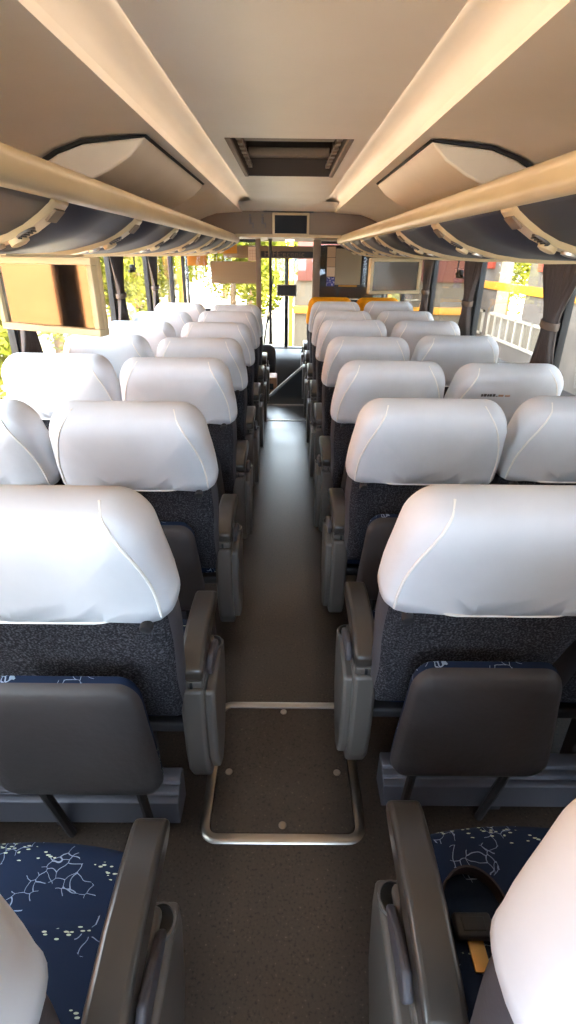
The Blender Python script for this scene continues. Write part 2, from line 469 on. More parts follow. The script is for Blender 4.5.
ORD = ['','first','second','third','fourth','fifth','sixth','seventh']
protos = {}
def place_seat(side, aisle, n, A, rec, covermat, label, group):
    key = (side, aisle, covermat)
    x = side*(.225+SW) if aisle else side*(.225+3*SW+.022)
    if side < 0: x -= .02
    elif n == 0: x += .01
    if key not in protos:
        o = make_seat('coach_seat', -side, aisle, covermat); protos[key] = o
    else: o = copy_tree(protos[key])
    o.location = (x, A-.36, 0)
    set_recline(o, rec)
    for ch in children(o):
        if ch.name.split('.')[0] in ('backrest','headrest_cover'): ch.location.y = -.08 if n == 0 else 0
    tag(o, label, 'seat', group)
    return o
seats = {}
bankR = 'bank headed by yellow seats'; bankL = 'bank below the orange-reflecting screen'
recR = {0:4,1:19,2:22,3:25,4:25,5:22,6:24,7:20,8:23}
recL = {0:4,1:17,2:22,3:21,4:25,5:25,6:24,7:26}
for n in range(0,9):
    A = .681+.775*n
    for aisle in (True, False):
        if n == 0 and not aisle: continue
        w = 'aisle' if aisle else 'window'
        if n == 0: lab = 'white-covered seat with a looped dark belt lying on its blue cushion'
        elif n == 1: lab = f'white-covered {w} seat alongside the metal-framed floor hatch, {bankR}'
        elif n == 8: lab = f'yellow-covered {w} seat heading its bank, by the front partition'
        else: lab = f'white-covered {w} seat, {ORD[n-1]} row beyond the floor hatch, {bankR}'
        seats['R',n,aisle] = place_seat(1, aisle, n, A, recR[n]+(0 if aisle else random.uniform(-3,3)), 'yellow' if n==8 else 'cover', lab, 'coach seats in rows of two beside the aisle')
for n in range(0,8):
    A = .64+.757*n
    for aisle in (True, False):
        if n == 0 and not aisle: continue
        w = 'aisle' if aisle else 'window'
        if n == 0: lab = 'white-covered seat with bare blue cushion, no belt, behind the floor hatch'
        elif n == 1: lab = f'white-covered {w} seat alongside the metal-framed floor hatch, {bankL}'
        else: lab = f'white-covered {w} seat, {ORD[n-1]} row beyond the floor hatch, {bankL}'
        seats['L',n,aisle] = place_seat(-1, aisle, n, A, recL[n]+(0 if aisle else random.uniform(-3,3)), 'cover', lab, 'coach seats in rows of two beside the aisle')

# lettering that can still be seen on a few covers
def lettering(seat, u0, glyphs, mi_list, s=.64):
    cov = [c for c in children(seat) if c.name.startswith('headrest_cover')][0]
    mb = MB(); u = u0
    for w, h, m_ in glyphs:
        mb.box(u,u+w*.72,-.0255,-.0225,s,s+h,mi=m_); u += w
    return mb.build('lettering',['ink','tanink'],cov)
g1 = [(.012,.012,0),(.016,.013,0),(.010,.012,0),(.015,.012,0),(.014,.013,0),(.012,.001,0),(.03,.010,1),(.03,.008,1)]
lettering(seats['L',6,False],-.14,g1,None)
lettering(seats['L',7,True],-.14,g1,None)
lettering(seats['L',5,True],-.14,g1,None)
lettering(seats['R',3,False],-.14,g1,None)
def text_on(seat, txt, u, s, size):
    cov = [c for c in children(seat) if c.name.startswith('headrest_cover')][0]
    cu = bpy.data.curves.new('lettering','FONT'); cu.body = txt; cu.size = size; cu.extrude = .001; cu.shear = .3
    cu.materials.append(M['ink'])
    o = text_mesh(cu,'lettering'); o.parent = cov
    o.location = (u,-.0265,s); o.rotation_euler = (R(90),0,0)
text_on(seats['R',6,True],'TS',-.15,.63,.05)

# seat belt on the nearer seat of the yellow-headed bank
st = seats['R',0,True]
def ribbon(pts, w, side=Vector((1,0,0))):
    mb = MB(); rows = []
    for i,p in enumerate(pts):
        p = Vector(p[:3]); rows.append(p)
    loops = []
    for i,p in enumerate(rows):
        t = (rows[min(i+1,len(rows)-1)]-rows[max(i-1,0)]).normalized()
        a = side.copy(); a = (a - t*a.dot(t)).normalized(); nn = t.cross(a).normalized()
        h = .0018
        loops.append([p+a*w/2+nn*h, p-a*w/2+nn*h, p-a*w/2-nn*h, p+a*w/2-nn*h])
    mb.loft(loops); return mb
arch = []
for k in range(25):
    t = math.pi*(k/24)
    arch.append((-.140-.062*math.cos(t)*1.0, .20+.075*math.sin(t), .466+.02*math.sin(t)))
arch = [(-.202,.06,.475)]+arch+[(-.078,.06,.475)]
b_ = ribbon(arch,.048,Vector((0,-.25,1))).build('seat_belt','belt',st)
mb = MB(); mb.box(-.183,-.115,.165,.205,.466,.484,mi=0,bev=.005); mb.box(-.170,-.130,.174,.196,.484,.487,mi=1,bev=.001)
mb.build('buckle',['dark','black'],b_)
mb = MB(); mb.box(-.165,-.137,.120,.166,.468,.472,mi=0,bev=.001)
mb.build('tongue','tongue',b_)

# beams the seats stand on
def make_base(side):
    root = empty('seat_base')
    x0, x1 = (.30,1.25) if side > 0 else (-1.25,-.30)
    mb = MB()
    prof = [(0,.045),(0,.135),(.012,.142),(.022,.142),(.024,.150),(.036,.156),(.046,.156),(.048,.164),(.06,.170),(.09,.172),(.095,.16),(.095,.045)]
    mb.prism(prof,'x',x0,x1); mb.build('beam','rail_metal',root,bev=.003)
    for xx in (.40,.66,.92,1.16):
        xx *= side
        mb = MB()
        mb.box(xx-.02,xx+.02,.02,.08,0,.0445,bev=.004)
        mb.box(xx-.018,xx+.018,.10,.15,.05,.304,bev=.004)
        mb.box(xx-.018,xx+.018,.094,.30,.285,.304,bev=.003)
        mb.build('support','dark',root)
    return root
bp = {}
for side, nn, A0, P in ((1,9,.681,.775),(-1,8,.64,.757)):
    for n in range(nn):
        if side in bp: o = copy_tree(bp[side])
        else: o = make_base(side); bp[side] = o
        o.location = (0, A0+P*n-.36-.07, 0)
        bank = bankR if side>0 else bankL
        lab = ('dark metal beam carrying the belted seat behind the floor hatch' if side>0 else 'dark metal beam carrying the beltless seat behind the floor hatch') if n==0 else \
              (f'ribbed metal beam under the seats alongside the floor hatch, {bank}' if n==1 else f'ribbed metal beam, {ORD[n-1]} row beyond the floor hatch, {bank}')
        tag(o, lab, 'seat base', 'beams carrying the seats')

# ------------------------------------------------------------------ room shell
Y0, Y1 = -2.0, 8.3
WX = 1.36
FEND = 5.92
def struct(o): o['kind'] = 'structure'; return o
mb = MB(); mb.box(-WX,WX,Y0,FEND,-.06,-.001); struct(mb.build('floor','floor'))
mb = MB(); mb.box(-WX,WX,FEND,Y1,-.40,-.34); mb.box(-WX,-.34,FEND,7.4,-.34,-.002); mb.box(.36,WX,FEND,7.6,-.34,-.002)
struct(mb.build('floor_cab','floor'))
mb = MB(); mb.box(-.34,.36,FEND-.012,FEND+.012,-.02,.008,bev=.004); struct(mb.build('trim_1','alu'))
mb = MB(); mb.box(-.30,.30,5.28,5.305,-.001,.006,bev=.002); struct(mb.build('trim_2','alu'))

# ceiling with the open hatch
HX, HY0, HY1 = .262, 2.66, 3.84
CZ = 1.99
mb = MB()
ys = [Y0,HY0,HY1,5.55]
for j in range(3):
    for (xa,xb) in ((-.34,-HX),(-HX,HX),(HX,.34)):
        if j == 1 and xa == -HX: continue
        q = [mb.bm.verts.new((x,y,CZ)) for x,y in ((xa,ys[j]),(xb,ys[j]),(xb,ys[j+1]),(xa,ys[j+1]))]
        mb.bm.faces.new(q)
bmesh.ops.remove_doubles(mb.bm, verts=mb.bm.verts, dist=1e-5)
# front roll-down to the bulkhead
mb.sheet([(5.55,CZ),(5.75,CZ-.01),(5.95,CZ-.022),(6.1,CZ-.032),(6.22,CZ-.036)],'x',[-.48,-.2,.2,.48])
struct(mb.build('ceiling','ceiling',smooth=30))
secR = [(.34,CZ),(.3405,CZ+.030),(.36,CZ+.034),(.40,CZ+.034),(.43,CZ+.028),(.452,CZ+.016),(.466,CZ+.0),(.475,CZ-.022)]
secO = [(.475,CZ-.022),(.480,CZ-.044),(.60,CZ-.050),(.75,CZ-.060),(.85,CZ-.09),(.95,CZ-.13),(1.1,CZ-.185),(WX,CZ-.245)]
for sg, nm in ((1,'right'),(-1,'left')):
    yy = [Y0+(6.25-Y0)*k/20 for k in range(21)]
    mb = MB(); mb.sheet([(sg*x,z) for x,z in secR],'y',yy); struct(mb.build('ceiling_band_'+nm,'band',smooth=50))
    mb = MB(); mb.sheet([(sg*x,z) for x,z in secO],'y',yy); struct(mb.build('ceiling_side_'+nm,'ceiling',smooth=50))
mb = MB(); mb.box(-WX-.06,WX+.06,Y0-.1,Y1+.1,2.32,2.38); mb.box(-WX-.06,-WX-.01,Y0-.1,Y1,1.62,2.32); mb.box(WX+.01,WX+.06,Y0-.1,Y1,1.62,2.32)
struct(mb.build('roof','pale'))
mb = MB(); mb.box(-WX-.06,WX+.06,Y0-.08,Y0,-.4,.75); mb.box(-WX-.06,WX+.06,Y0-.08,Y0,1.75,2.32); mb.box(-WX-.06,-1.1,Y0-.08,Y0,.75,1.75); mb.box(1.1,WX+.06,Y0-.08,Y0,.75,1.75); struct(mb.build('wall_back','wallp'))
mb = MB(); mb.box(-1.1,1.1,Y0-.045,Y0-.04,.75,1.75); struct(mb.build('window_31','tinted'))  # unseen rear window, added to light the seat backs

M['led'] = mat('warm_lamp_lens',s2l(255,226,184),.4,emit=((1,.86,.70),2.7))
for sg,lab in ((1,'thin warm light strip along the ceiling edge on the yellow-seat side'),(-1,'thin warm light strip along the ceiling edge on the leafy-window side')):
    mb = MB(); mb.box(sg*.346-.003,sg*.346+.003,-1.5,5.5,CZ+.016,CZ+.026,bev=.002); tag(mb.build('light_strip','led'),lab,'light')
# hatch recess
root = empty('ceiling_hatch',(0,(HY0+HY1)/2,CZ)); L2 = (HY1-HY0)/2
tag(root,'open dark rectangular hatch in the middle of the ceiling','hatch')
mb = MB()
for (x0,x1,y0,y1) in ((-HX-.02,-HX,-L2-.02,L2+.02),(HX,HX+.02,-L2-.02,L2+.02),(-HX,HX,-L2-.02,-L2),(-HX,HX,L2,L2+.02)):
    mb.box(x0,x1,y0,y1,.002,.24)
mb.box(-HX-.02,HX+.02,-L2-.02,L2+.02,.24,.26)
mb.build('recess','void',root)
for y in (-.2,.32):
    mb = MB(); mb.box(-HX+.03,HX-.03,y,y+.05,.07,.11,bev=.006); mb.box(-HX+.03,HX-.03,y+.05,y+.20,.085,.095); mb.build('cross_bar','ductmetal',root)
for x in (-.11,.11):
    mb = MB(); mb.box(x-.008,x+.008,-L2+.02,-.1,.10,.12,bev=.002); mb.build('rod','alu',root)
for sg in (-1,1):
    mb = MB(); mb.box(sg*HX-.012,sg*HX+.012,-L2,L2,-.004,.012,bev=.003); 
    for k in range(9): mb.box(sg*(HX-.03)-.012,sg*(HX-.03)+.012,-L2+.06+k*.12,-L2+.12+k*.12,.03,.05)
    mb.build('side_rail','ductmetal',root)

# side walls with window openings
SILL, HEAD = .80, 1.62

for sg, nm in ((-1,'left'),(1,'right')):
    POSTS = [-.9,.3,1.5,2.78,4.45,5.62,6.78] if sg < 0 else [-.9,.3,1.5,2.78,4.10,5.40,6.78]
    a, b = (WX,WX+.05) if sg>0 else (-WX-.05,-WX)
    mb = MB(); mb.box(a,b,Y0,Y1,-.4,SILL); 
    mb.box(a,b,Y0,POSTS[0]-.03,SILL,HEAD)
    w = struct(mb.build('wall_'+nm,'wallp'))
    for p in POSTS:
        mb = MB(); mb.box(a if sg>0 else a, b, p-.03,p+.03,SILL,HEAD); mb.build('pillar','dark' if p<6 else 'pillar',w)
    mb = MB(); mb.box(a-.012*(sg>0),b+.012*(sg<0),Y0,6.9,SILL-.03,SILL+.012,bev=.004); mb.build('sill','dark',w)
    e = POSTS+[7.9]
    for i in range(len(e)-1):
        mb = MB(); mb.box(min(sg*(WX+.02),sg*(WX+.026)),max(sg*(WX+.02),sg*(WX+.026)),e[i]+.03,e[i+1]-.03,SILL+.01,HEAD)
        g = struct(mb.build('window_%d' % (i+1+(10 if sg>0 else 0)),'glass'))
        mb = MB()
        for (y0,y1,z0,z1) in ((e[i]+.03,e[i]+.05,SILL+.012,HEAD),(e[i+1]-.05,e[i+1]-.03,SILL+.012,HEAD)):
            mb.box(min(sg*(WX+.005),sg*(WX+.04)),max(sg*(WX+.005),sg*(WX+.04)),y0,y1,z0,z1)
        mb.build('window_frame','black',g)

# ------------------------------------------------------------------ luggage racks
hull = [(.575,1.676),(.59,1.660),(.62,1.640),(.664,1.613),(.71,1.594),(.76,1.580),(.83,1.563),(.92,1.551),(1.05,1.545),(1.18,1.548),(1.285,1.556)]
rail = [(x,z-.018) for x,z in [(.552,1.735),(.558,1.752),(.574,1.763),(.596,1.764),(.622,1.752),(.634,1.735),(.620,1.702),(.600,1.690),(.575,1.684),(.558,1.692),(.551,1.712)]]
def hull_at(x):
    for (x0,z0),(x1,z1) in zip(hull,hull[1:]):
        if x0 <= x <= x1: return z0+(z1-z0)*(x-x0)/(x1-x0)
    return hull[-1][1]
RY0, RY1 = -1.2, 6.62
def build_rack(sg, first, label):
    root = empty('luggage_rack',(0,0,0)); tag(root,label,'luggage rack')
    mb = MB()
    loops = []
    yy = [RY0+(RY1-RY0)*k/24 for k in range(25)]
    for y in yy: loops.append([(sg*x,y,z) for x,z in rail])
    # rounded nose turning outwards
    for k in range(1,7):
        t = k/6; loops.append([(sg*(x+.30*t*t),RY1+.22*math.sin(t*math.pi/2),z-.10*t*t) for x,z in rail])
    mb.loft(loops); mb.build('rail','gold',root,smooth=60)
    strips = [first+.765*k for k in range(-2,8)]
    strips = [s for s in strips if RY0 < s < RY1-.05]
    edges = [RY0]+strips+[RY1]
    for i in range(len(edges)-1):
        mb = MB(); a, b = edges[i]+.002, edges[i+1]-.002
        if i == len(edges)-2:
            yy = [a,b]+[b+.22*math.sin(k/5*math.pi/2) for k in range(1,6)]
        else: yy = [a,b]
        rows = []
        for j,y in enumerate(yy):
            t = 0 if j < 2 else (j-1)/5
            rows.append([(sg*min(1.285,(x+.34*t*t)),y,z+.03*t*t) for x,z in hull])
        loops = rows
        mb.loft(loops,closed=False,cap0=False,cap1=False)
        mb.build('bin_panel','bin',root,smooth=60,solid=.006)
    for s in strips:
        # champagne strip following the hull
        mb = MB(); lo = []
        for x,z in hull:
            w = .058 if x < .60 else (.052 if x<.7 else .045)
            dy = .10*smooth(.58,.9,x)*0
            lo.append([(sg*x,s-w+dy,z-.002),(sg*x,s-w*.7+dy,z-.017),(sg*x,s+w*.7+dy,z-.017),(sg*x,s+w+dy,z-.002)])
        mb.loft(lo); st_ = mb.build('service_strip','gold',root,smooth=35)
        def on(x): return Vector((sg*x, s, hull_at(x)-.018))
        def nrm(x):
            d = (hull_at(x+.01)-hull_at(x-.01))/.02
            return Vector((sg*d,0,-1)).normalized()
        def disc(x, r, h, dy=0, n=18, sx=1.0):
            c = on(x)+Vector((0,dy,0)); nn = nrm(x); t1 = Vector((0,1,0)); t2 = nn.cross(t1).normalized()
            return [[c+(t1*math.cos(2*math.pi*k/n)*rr_+t2*math.sin(2*math.pi*k/n)*rr_*sx)+nn*hh for k in range(n)] for rr_,hh in ((r,-.002),(r*.95,h),(r*.6,h*1.3),(r*.1,h*1.4))]
        mb = MB(); mb.loft(disc(.70,.021,.012,-.008,sx=1.3)); mb.build('reading_light','gold',st_)
        mb = MB(); mb.loft(disc(.668,.019,.003,-.028,sx=1.5))
        for k in range(5):
            c = on(.668)+Vector((0,-.028,0)); nn = nrm(.668); t2 = nn.cross(Vector((0,1,0))).normalized()
            p = c+t2*(-.02+.01*k)+nn*.005
            mb.tube([p-Vector((0,.013,0)),p+Vector((0,.013,0))],.0022,mi=1,n=6)
        mb.build('air_vent',['armside','black'],st_)
        mb = MB(); mb.loft(disc(.765,.017,.006,0,sx=1.4)); mb.build('call_button','alu',st_)
        mb = MB(); mb.loft([[on(.597)+Vector((sg*dx,dy,-dx*.9))+nrm(.597)*h for dx,dy in ((-.012,-.03),(.016,-.03),(.016,.03),(-.012,.03))] for h in (0,.006)])
        mb.build('speaker_grille','bulk',st_)
        mb = MB(); mb.box(min(sg*.93,sg*1.0),max(sg*.93,sg*1.0),s+.16,s+.24,1.536,1.546,bev=.003); mb.build('latch_tab','gold',root)
    return root
build_rack(1,1.58,'dark blue overhead luggage rack with champagne rail above the yellow-headed seat bank')
build_rack(-1,1.53,'dark blue overhead luggage rack with champagne rail above the leafy windows')

# ------------------------------------------------------------------ ceiling air ducts
def build_duct(sg, y0, y1, label):
    root = empty('air_duct',(0,y0,0)); tag(root,label,'air duct')
    L = y1-y0
    sec = [(x,CZ+z) for x,z in [(.49,-.010),(.505,-.03),(.55,-.070),(.63,-.115),(.73,-.158),(.80,-.19),(.90,-.215),(1.0,-.222),(1.08,-.215),(1.08,-.190),(.92,-.118),(.82,-.066),(.72,-.034),(.60,-.022)]]
    mb = MB(); mb.prism([(sg*(x+.04),z-.046) for x,z in sec],'y',0,L); mb.build('housing','acbox',root,smooth=35,bev=.008)
    mb = MB()
    top = [(x,CZ+z) for x,z in [(.482,-.005),(.490,-.012),(.60,-.022),(.72,-.033),(.82,-.065),(.92,-.117),(1.088,-.190),(1.093,-.182),(.925,-.106),(.825,-.054),(.725,-.023),(.60,-.012)]]
    mb.prism([(sg*(x+.04),z-.046) for x,z in top],'y',-.008,L+.008); mb.build('seal','seal',root,smooth=35)
build_duct(-1,2.32,3.78,'beige ceiling air duct above the orange-reflecting screen')
build_duct(1,2.34,3.66,'beige ceiling air duct above the rack on the yellow-seat side')

# ------------------------------------------------------------------ monitors hanging from the racks
def build_monitor(loc, w, h, yaw, label, tilt=0):
    root = empty('monitor',loc,R(yaw)); tag(root,label,'monitor')
    mb = MB(); d = .035; f = .022
    mb.box(-w/2,w/2,.012,d,0,h,bev=.008)
    for (x0,x1,z0,z1) in ((-w/2,w/2,0,f),(-w/2,w/2,h-f,h),(-w/2,-w/2+f,f,h-f),(w/2-f,w/2,f,h-f)):
        mb.box(x0,x1,-.012,.014,z0,z1,bev=.004)
    mb.build('casing','gold',root)
    mb = MB(); mb.box(-w/2+f,w/2-f,.002,.013,f,h-f); mb.build('screen','screen' if yaw < 0 else 'screen2',root)
    mb = MB(); mb.prism([(-w*.32,h-.006),(w*.32,h-.006),(w*.36,h+.006),(-w*.36,h+.006)],'y',.005,.034); mb.build('mount','gold',root,bev=.004)
    return root
build_monitor((-.775,1.80,1.313),.43,.225,-24,'beige hanging monitor whose dark screen reflects a sunlit orange wall')
build_monitor((.745,3.95,1.313),.40,.225,20,'beige hanging monitor with dark screen beside the yellow seats')

# ------------------------------------------------------------------ curtains
def build_curtain(sg, yc, wt, wb, label, folds=7, tie=1.25, seed=1):
    rnd = random.Random(seed)
    root = empty('curtain',(sg*(WX-.042),yc,.72)); tag(root,label,'curtain','charcoal curtains tied back at the windows')
    mb = MB(); zt, zb = 1.553-.72, .02; tz = tie-.72
    n = folds*10; rows = []
    ph = [rnd.uniform(-.5,.5) for _ in range(folds+2)]
    for k in range(31):
        z = zb+(zt-zb)*k/30
        d = abs(z-tz)
        up = z > tz
        fl = smooth(0,.30 if up else .36,d)
        w = .12+((wt if up else wb)-.12)*fl
        amp = .012+.009*(1-fl)
        sh = 0
        row = []
        for i in range(n+1):
            u = i/n
            a = amp*math.sin(2*math.pi*folds*u+ph[int(u*folds)]*.8+.6*math.sin(z*4+i*.05))
            row.append((a*(.7 if sg>0 else .7)+0, (u-.5)*w+sh, z))
        rows.append(row)
    mb.loft(rows,closed=False,cap0=False,cap1=False)
    mb.build('cloth','curtain',root,smooth=80,solid=.003)
    mb = MB()
    P = []
    for k in range(28):
        t = 2*math.pi*k/28; P.append((.034*math.cos(t),.074*math.sin(t),tz+.006*math.sin(t)))
    lo = []
    for p in P+[P[0]]:
        c = Vector(p); o_ = Vector((p[0],p[1],0)).normalized()*.003
        lo.append([c+Vector((0,0,-.018)),c+o_+Vector((0,0,-.016)),c+o_+Vector((0,0,.016)),c+Vector((0,0,.018))])
    mb.loft(lo,cap0=False,cap1=False); mb.build('tieback','tie',root,smooth=60)
build_curtain(1,2.76,.42,.30,'wide charcoal tied curtain at the window beside the third row window seat',8,1.25,1)
build_curtain(1,4.10,.38,.36,'charcoal curtain with tieback midway along the windows of the yellow-seat side',7,1.25,2)
build_curtain(1,5.40,.36,.34,'narrow charcoal curtain just behind the monitor near the yellow seats',6,1.25,3)
build_curtain(-1,2.78,.42,.36,'charcoal curtain hanging below the orange-reflecting screen',7,1.25,4)
build_curtain(-1,4.45,.36,.40,'charcoal curtain next to the edge of the orange-reflecting screen',7,1.25,5)
build_curtain(-1,5.62,.40,.36,'charcoal tied curtain between two leafy window panes',6,1.25,6)

# small black fixtures at the window heads
def fixture(sg, y, label):
    root = empty('hammer_holder',(sg*(WX-.004),y,1.40)); tag(root,label,'emergency hammer')
    mb = MB(); mb.box(-.02,.0,-.09,.09,0,.02,bev=.004) if sg>0 else mb.box(0,.02,-.09,.09,0,.02,bev=.004)
    mb.build('bracket','black',root)
    x = -.02 if sg>0 else .02
    mb = MB(); mb.lathe((x,-.03,.04),[(.004,-.02),(.022,-.016),(.024,0),(.02,.016),(.004,.02)],axis='x',n=14)
    mb.tube([(x,-.01,.04),(x,.08,.03)],.01,n=8); mb.build('hammer','black',root)
    mb = MB(); mb.tube([(x*.5,.085,.01),(x*.5,.1,.06),(x*.5,.09,.15)],.006,n=8); mb.build('strap','black',root)
fixture(-1,4.95,'small black hammer holder at the head of a leafy window')
fixture(1,4.45,'small black hammer holder at the window head beside the midway curtain')

# ------------------------------------------------------------------ front: bulkhead, partitions, cab
BY = 6.22
mb = MB(); mb.box(-WX,WX,BY,BY+.06,1.72,2.32); 
struct(mb.build('wall_front','bulk'))
mb = MB(); mb.box(-.56,.56,BY-.03,BY-.001,1.715,1.745,bev=.006); struct(mb.build('trim_3','gold'))
root = empty('monitor',(0.025,BY-.002,1.727)); tag(root,'small dead screen in a pale frame on the front bulkhead','monitor')
mb = MB(); w, h = .385, .216
mb.box(-w/2,w/2,-.035,0,0,h,bev=.008)
mb.build('casing','gold',root)
mb = MB(); mb.box(-w/2+.025,w/2-.025,-.040,-.034,.025,h-.025); mb.build('screen','deadscreen',root)
mb = MB(); mb.box(-.26,.26,BY-.05,BY-.001,1.944,1.953,bev=.003)
tag(mb.build('air_slot','black'),'thin dark slot on the bulkhead above the dead screen','vent')
# embossed pictogram to the side of the screen
for k,(x,kind_) in enumerate(((-.40,0),(-.27,1))):
    mb = MB()
    mb.box(x-.012,x+.012,BY-.004,BY-.0005,1.84,1.90,bev=.002); mb.box(x+.0,x+.035,BY-.004,BY-.0005,1.835,1.850); mb.box(x+.024,x+.036,BY-.004,BY-.0005,1.80,1.835); mb.lathe((x,BY-.002,1.918),[(.012,-.002),(.012,.001)],axis='y',n=12)
    tag(mb.build('pictogram','wallp'),['small pale pictogram on the bulkhead, farther from the dead screen','small pale pictogram on the bulkhead, beside the dead screen'][k],'sign')
# posts
def post(x, y, r, z0, z1, m_, label):
    mb = MB(); mb.lathe((x,y,z0),[(r*1.5,0.0),(r*1.5,.02),(r,.025),(r,z1-z0-.03),(r*1.3,z1-z0-.02),(r*1.3,z1-z0)],n=14)
    tag(mb.build('handrail_post',m_),label,'post')
# left partition: framed glass above a dark panel
PY = 6.62
def partition(x0, x1, y, label, glassz):
    root = empty('partition',(0,y,0)); tag(root,label,'partition')
    mb = MB(); mb.box(x0,x1,-.02,.02,0.0,glassz,bev=.004); mb.build('lower_panel','dark',root)
    mb = MB()
    for (a,b,c,d) in ((x0,x0+.035,glassz,1.712),(x1-.035,x1,glassz,1.712),(x0+.035,x1-.035,glassz,glassz+.03),(x0+.035,x1-.035,1.68,1.712)):
        mb.box(a,b,-.02,.02,c,d,bev=.003)
    mb.build('frame','dark',root)
    mb = MB(); mb.box(x0+.035,x1-.035,-.003,.003,glassz+.03,1.68); mb.build('pane','glass',root)
    return root
partition(-1.27,-.335,6.86,'framed glass partition between the all-white seat bank and the cab',.92)
pr = partition(.345,1.27,7.42,'dark framed partition ahead of the yellow seats',1.0)
mb = MB(); mb.box(.40,1.23,7.432,7.436,1.04,1.67); mb.build('dark_film','dark',pr).parent = None
o = bpy.data.objects.get('dark_film'); tag(o,'dark film panel behind the notices ahead of the yellow seats','panel')
mb = MB(); mb.box(-.375,-.315,6.70,6.75,-.002,1.715,bev=.008); tag(mb.build('door_post','bulk'),'slim beige door post beside the all-white seat bank','post')
post(-.205,6.7,.017,.56,1.99-.275,'dark','dark round grab pole by the entry steps')
mb = MB(); mb.box(.30,.39,6.95,7.0,-.002,1.99-.275,bev=.008); tag(mb.build('door_post','bulk'),'beige door post beside the yellow seats','post')
# notices
def sheet_obj(name, x0,x1,y,z0,z1,m_,label,cat='notice'):
    mb = MB(); mb.box(x0,x1,y-.004,y,z0,z1); return tag(mb.build(name,m_),label,cat)
sheet_obj('notice_sign',-.92,-.35,6.835,1.235,1.475,'beige','plain beige board on the partition by the all-white seat bank','board')
nt_ = sheet_obj('notice_sign',-.47,-.335,6.835,1.48,1.63,'paper','pale gridded notice above the plain beige board')
mb = MB()
for k in range(4): mb.box(-.46,-.345,6.829,6.8305,1.50+.03*k,1.503+.03*k)
for k in range(4): mb.box(-.45+.03*k,-.447+.03*k,6.829,6.8305,1.49,1.61)
mb.build('grid','tanink',nt_)
sheet_obj('notice_sign',.61,.94,7.395,1.21,1.63,'beige','plain olive board on the dark partition ahead of the yellow seats','board')
sheet_obj('notice_sign',.50,.606,7.395,1.53,1.65,'paper2','tan notice, topmost of the stack beside the olive board')
sheet_obj('notice_sign',.50,.606,7.395,1.42,1.525,'paper2','tan notice, second of the stack beside the olive board')
sheet_obj('notice_sign',.50,.606,7.395,1.305,1.415,'paper','white notice with a dark mark, beside the olive board')
sheet_obj('notice_sign',.50,.606,7.395,1.19,1.30,'bluepaper','blue notice, lowest of the stack beside the olive board')
sheet_obj('yellow_sign',.66,.90,7.395,1.185,1.205,'yellowplastic','thin yellow label under the olive board','label')
# yellow panels beyond the left partition
mb = MB(); mb.box(-1.20,-.62,7.05,7.07,1.56,1.69,bev=.004); tag(mb.build('yellow_sign','yellowplastic'),'yellow board under the rack end, above the plain beige board','visor')
mb = MB(); mb.box(-1.24,-1.0,7.10,7.12,1.42,1.54,bev=.004); tag(mb.build('yellow_sign','yellowplastic'),'small yellow plate below the yellow board','plate')
# cab
root = empty('driver_seat',(-.40,7.05,-.34)); tag(root,'brown driver seat back seen through the cab doorway','seat')
mb = MB()
mb.loft([[(u,t,s) for u,s in rrect(.25,.30,.84,.05,.10,i,7)] for i,t in ((.08,-.03),(.03,-.025),(.008,0),(0,.03),(.02,.07),(.08,.08))]); mb.build('backrest','legrest',root,smooth=60)
mb = MB(); mb.box(-.24,.24,0.02,.46,.30,.42,bev=.04); mb.build('seat_cushion','vinyl',root)
mb = MB(); mb.box(-.18,.18,.02,.40,0,.299,bev=.01); mb.build('pedestal','dark',root)
root = empty('cab_console',(-.30,6.25,-.34)); tag(root,'brown console box with a dark slot at the end of the aisle','console')
mb = MB(); mb.box(-.04,.18,0,.3,0,.58,bev=.015); mb.build('body','wood',root)
mb = MB(); mb.box(.03,.14,-.006,.0,.44,.51,bev=.003); mb.build('slot','black',root)
mb = MB(); mb.lathe((-.01,0,.22),[(.010,-.008),(.012,0)],axis='y',n=12); mb.build('lamp',mat('red_lamp',(.8,.03,.02),.4,emit=((1,.05,.02),1.0)),root)
root = empty('stair_guard',(0,6.13,-.34)); tag(root,'black slanting stair guard with a pale edge strip','guard')
mb = MB(); mb.prism([(-.25,0),(-.26,.32),(-.22,.36),(.345,.86),(.355,.84),(.355,0)],'y',0,.05); mb.build('panel','black',root,bev=.006)
mb = MB(); mb.tube([(-.22,.025,.375),(.06,.025,.625),(.345,.025,.875)],.014,n=8); mb.build('edge_strip','alu',root)
mb = MB(); mb.tube([(.20,-.004,.52),(.30,-.004,.61)],.006,n=6); mb.build('grip','alu',root)
# dashboard, windscreen
root = empty('dashboard',(0,7.62,-.34)); tag(root,'grey dashboard under the windscreen','dashboard')
mb = MB(); mb.prism([(0,0),(0,.42),(.08,.54),(.25,.60),(.55,.62),(.55,0)],'x',-1.2,1.2); mb.build('body','dark',root,bev=.02)
mb = MB(); mb.tube([(-.62+.2*math.cos(2*math.pi*k/24),-.05+.05*math.sin(2*math.pi*k/24),.68+.19*math.sin(2*math.pi*k/24)) for k in range(24)],.014,closed=True); mb.tube([(-.62,-.05,.68),(-.62,.03,.50)],.02); mb.build('steering_wheel','black',root)
mb = MB(); mb.box(-WX,WX,8.26,8.266,.30,1.62); g = struct(mb.build('window_30','glass'))
mb = MB(); mb.box(-.045,.01,8.23,8.29,.29,1.64,bev=.006); mb.build('window_frame','black',g)
mb = MB(); mb.box(-WX,WX,8.2,8.3,-.4,.29); struct(mb.build('wall_front_lower','wallp'))
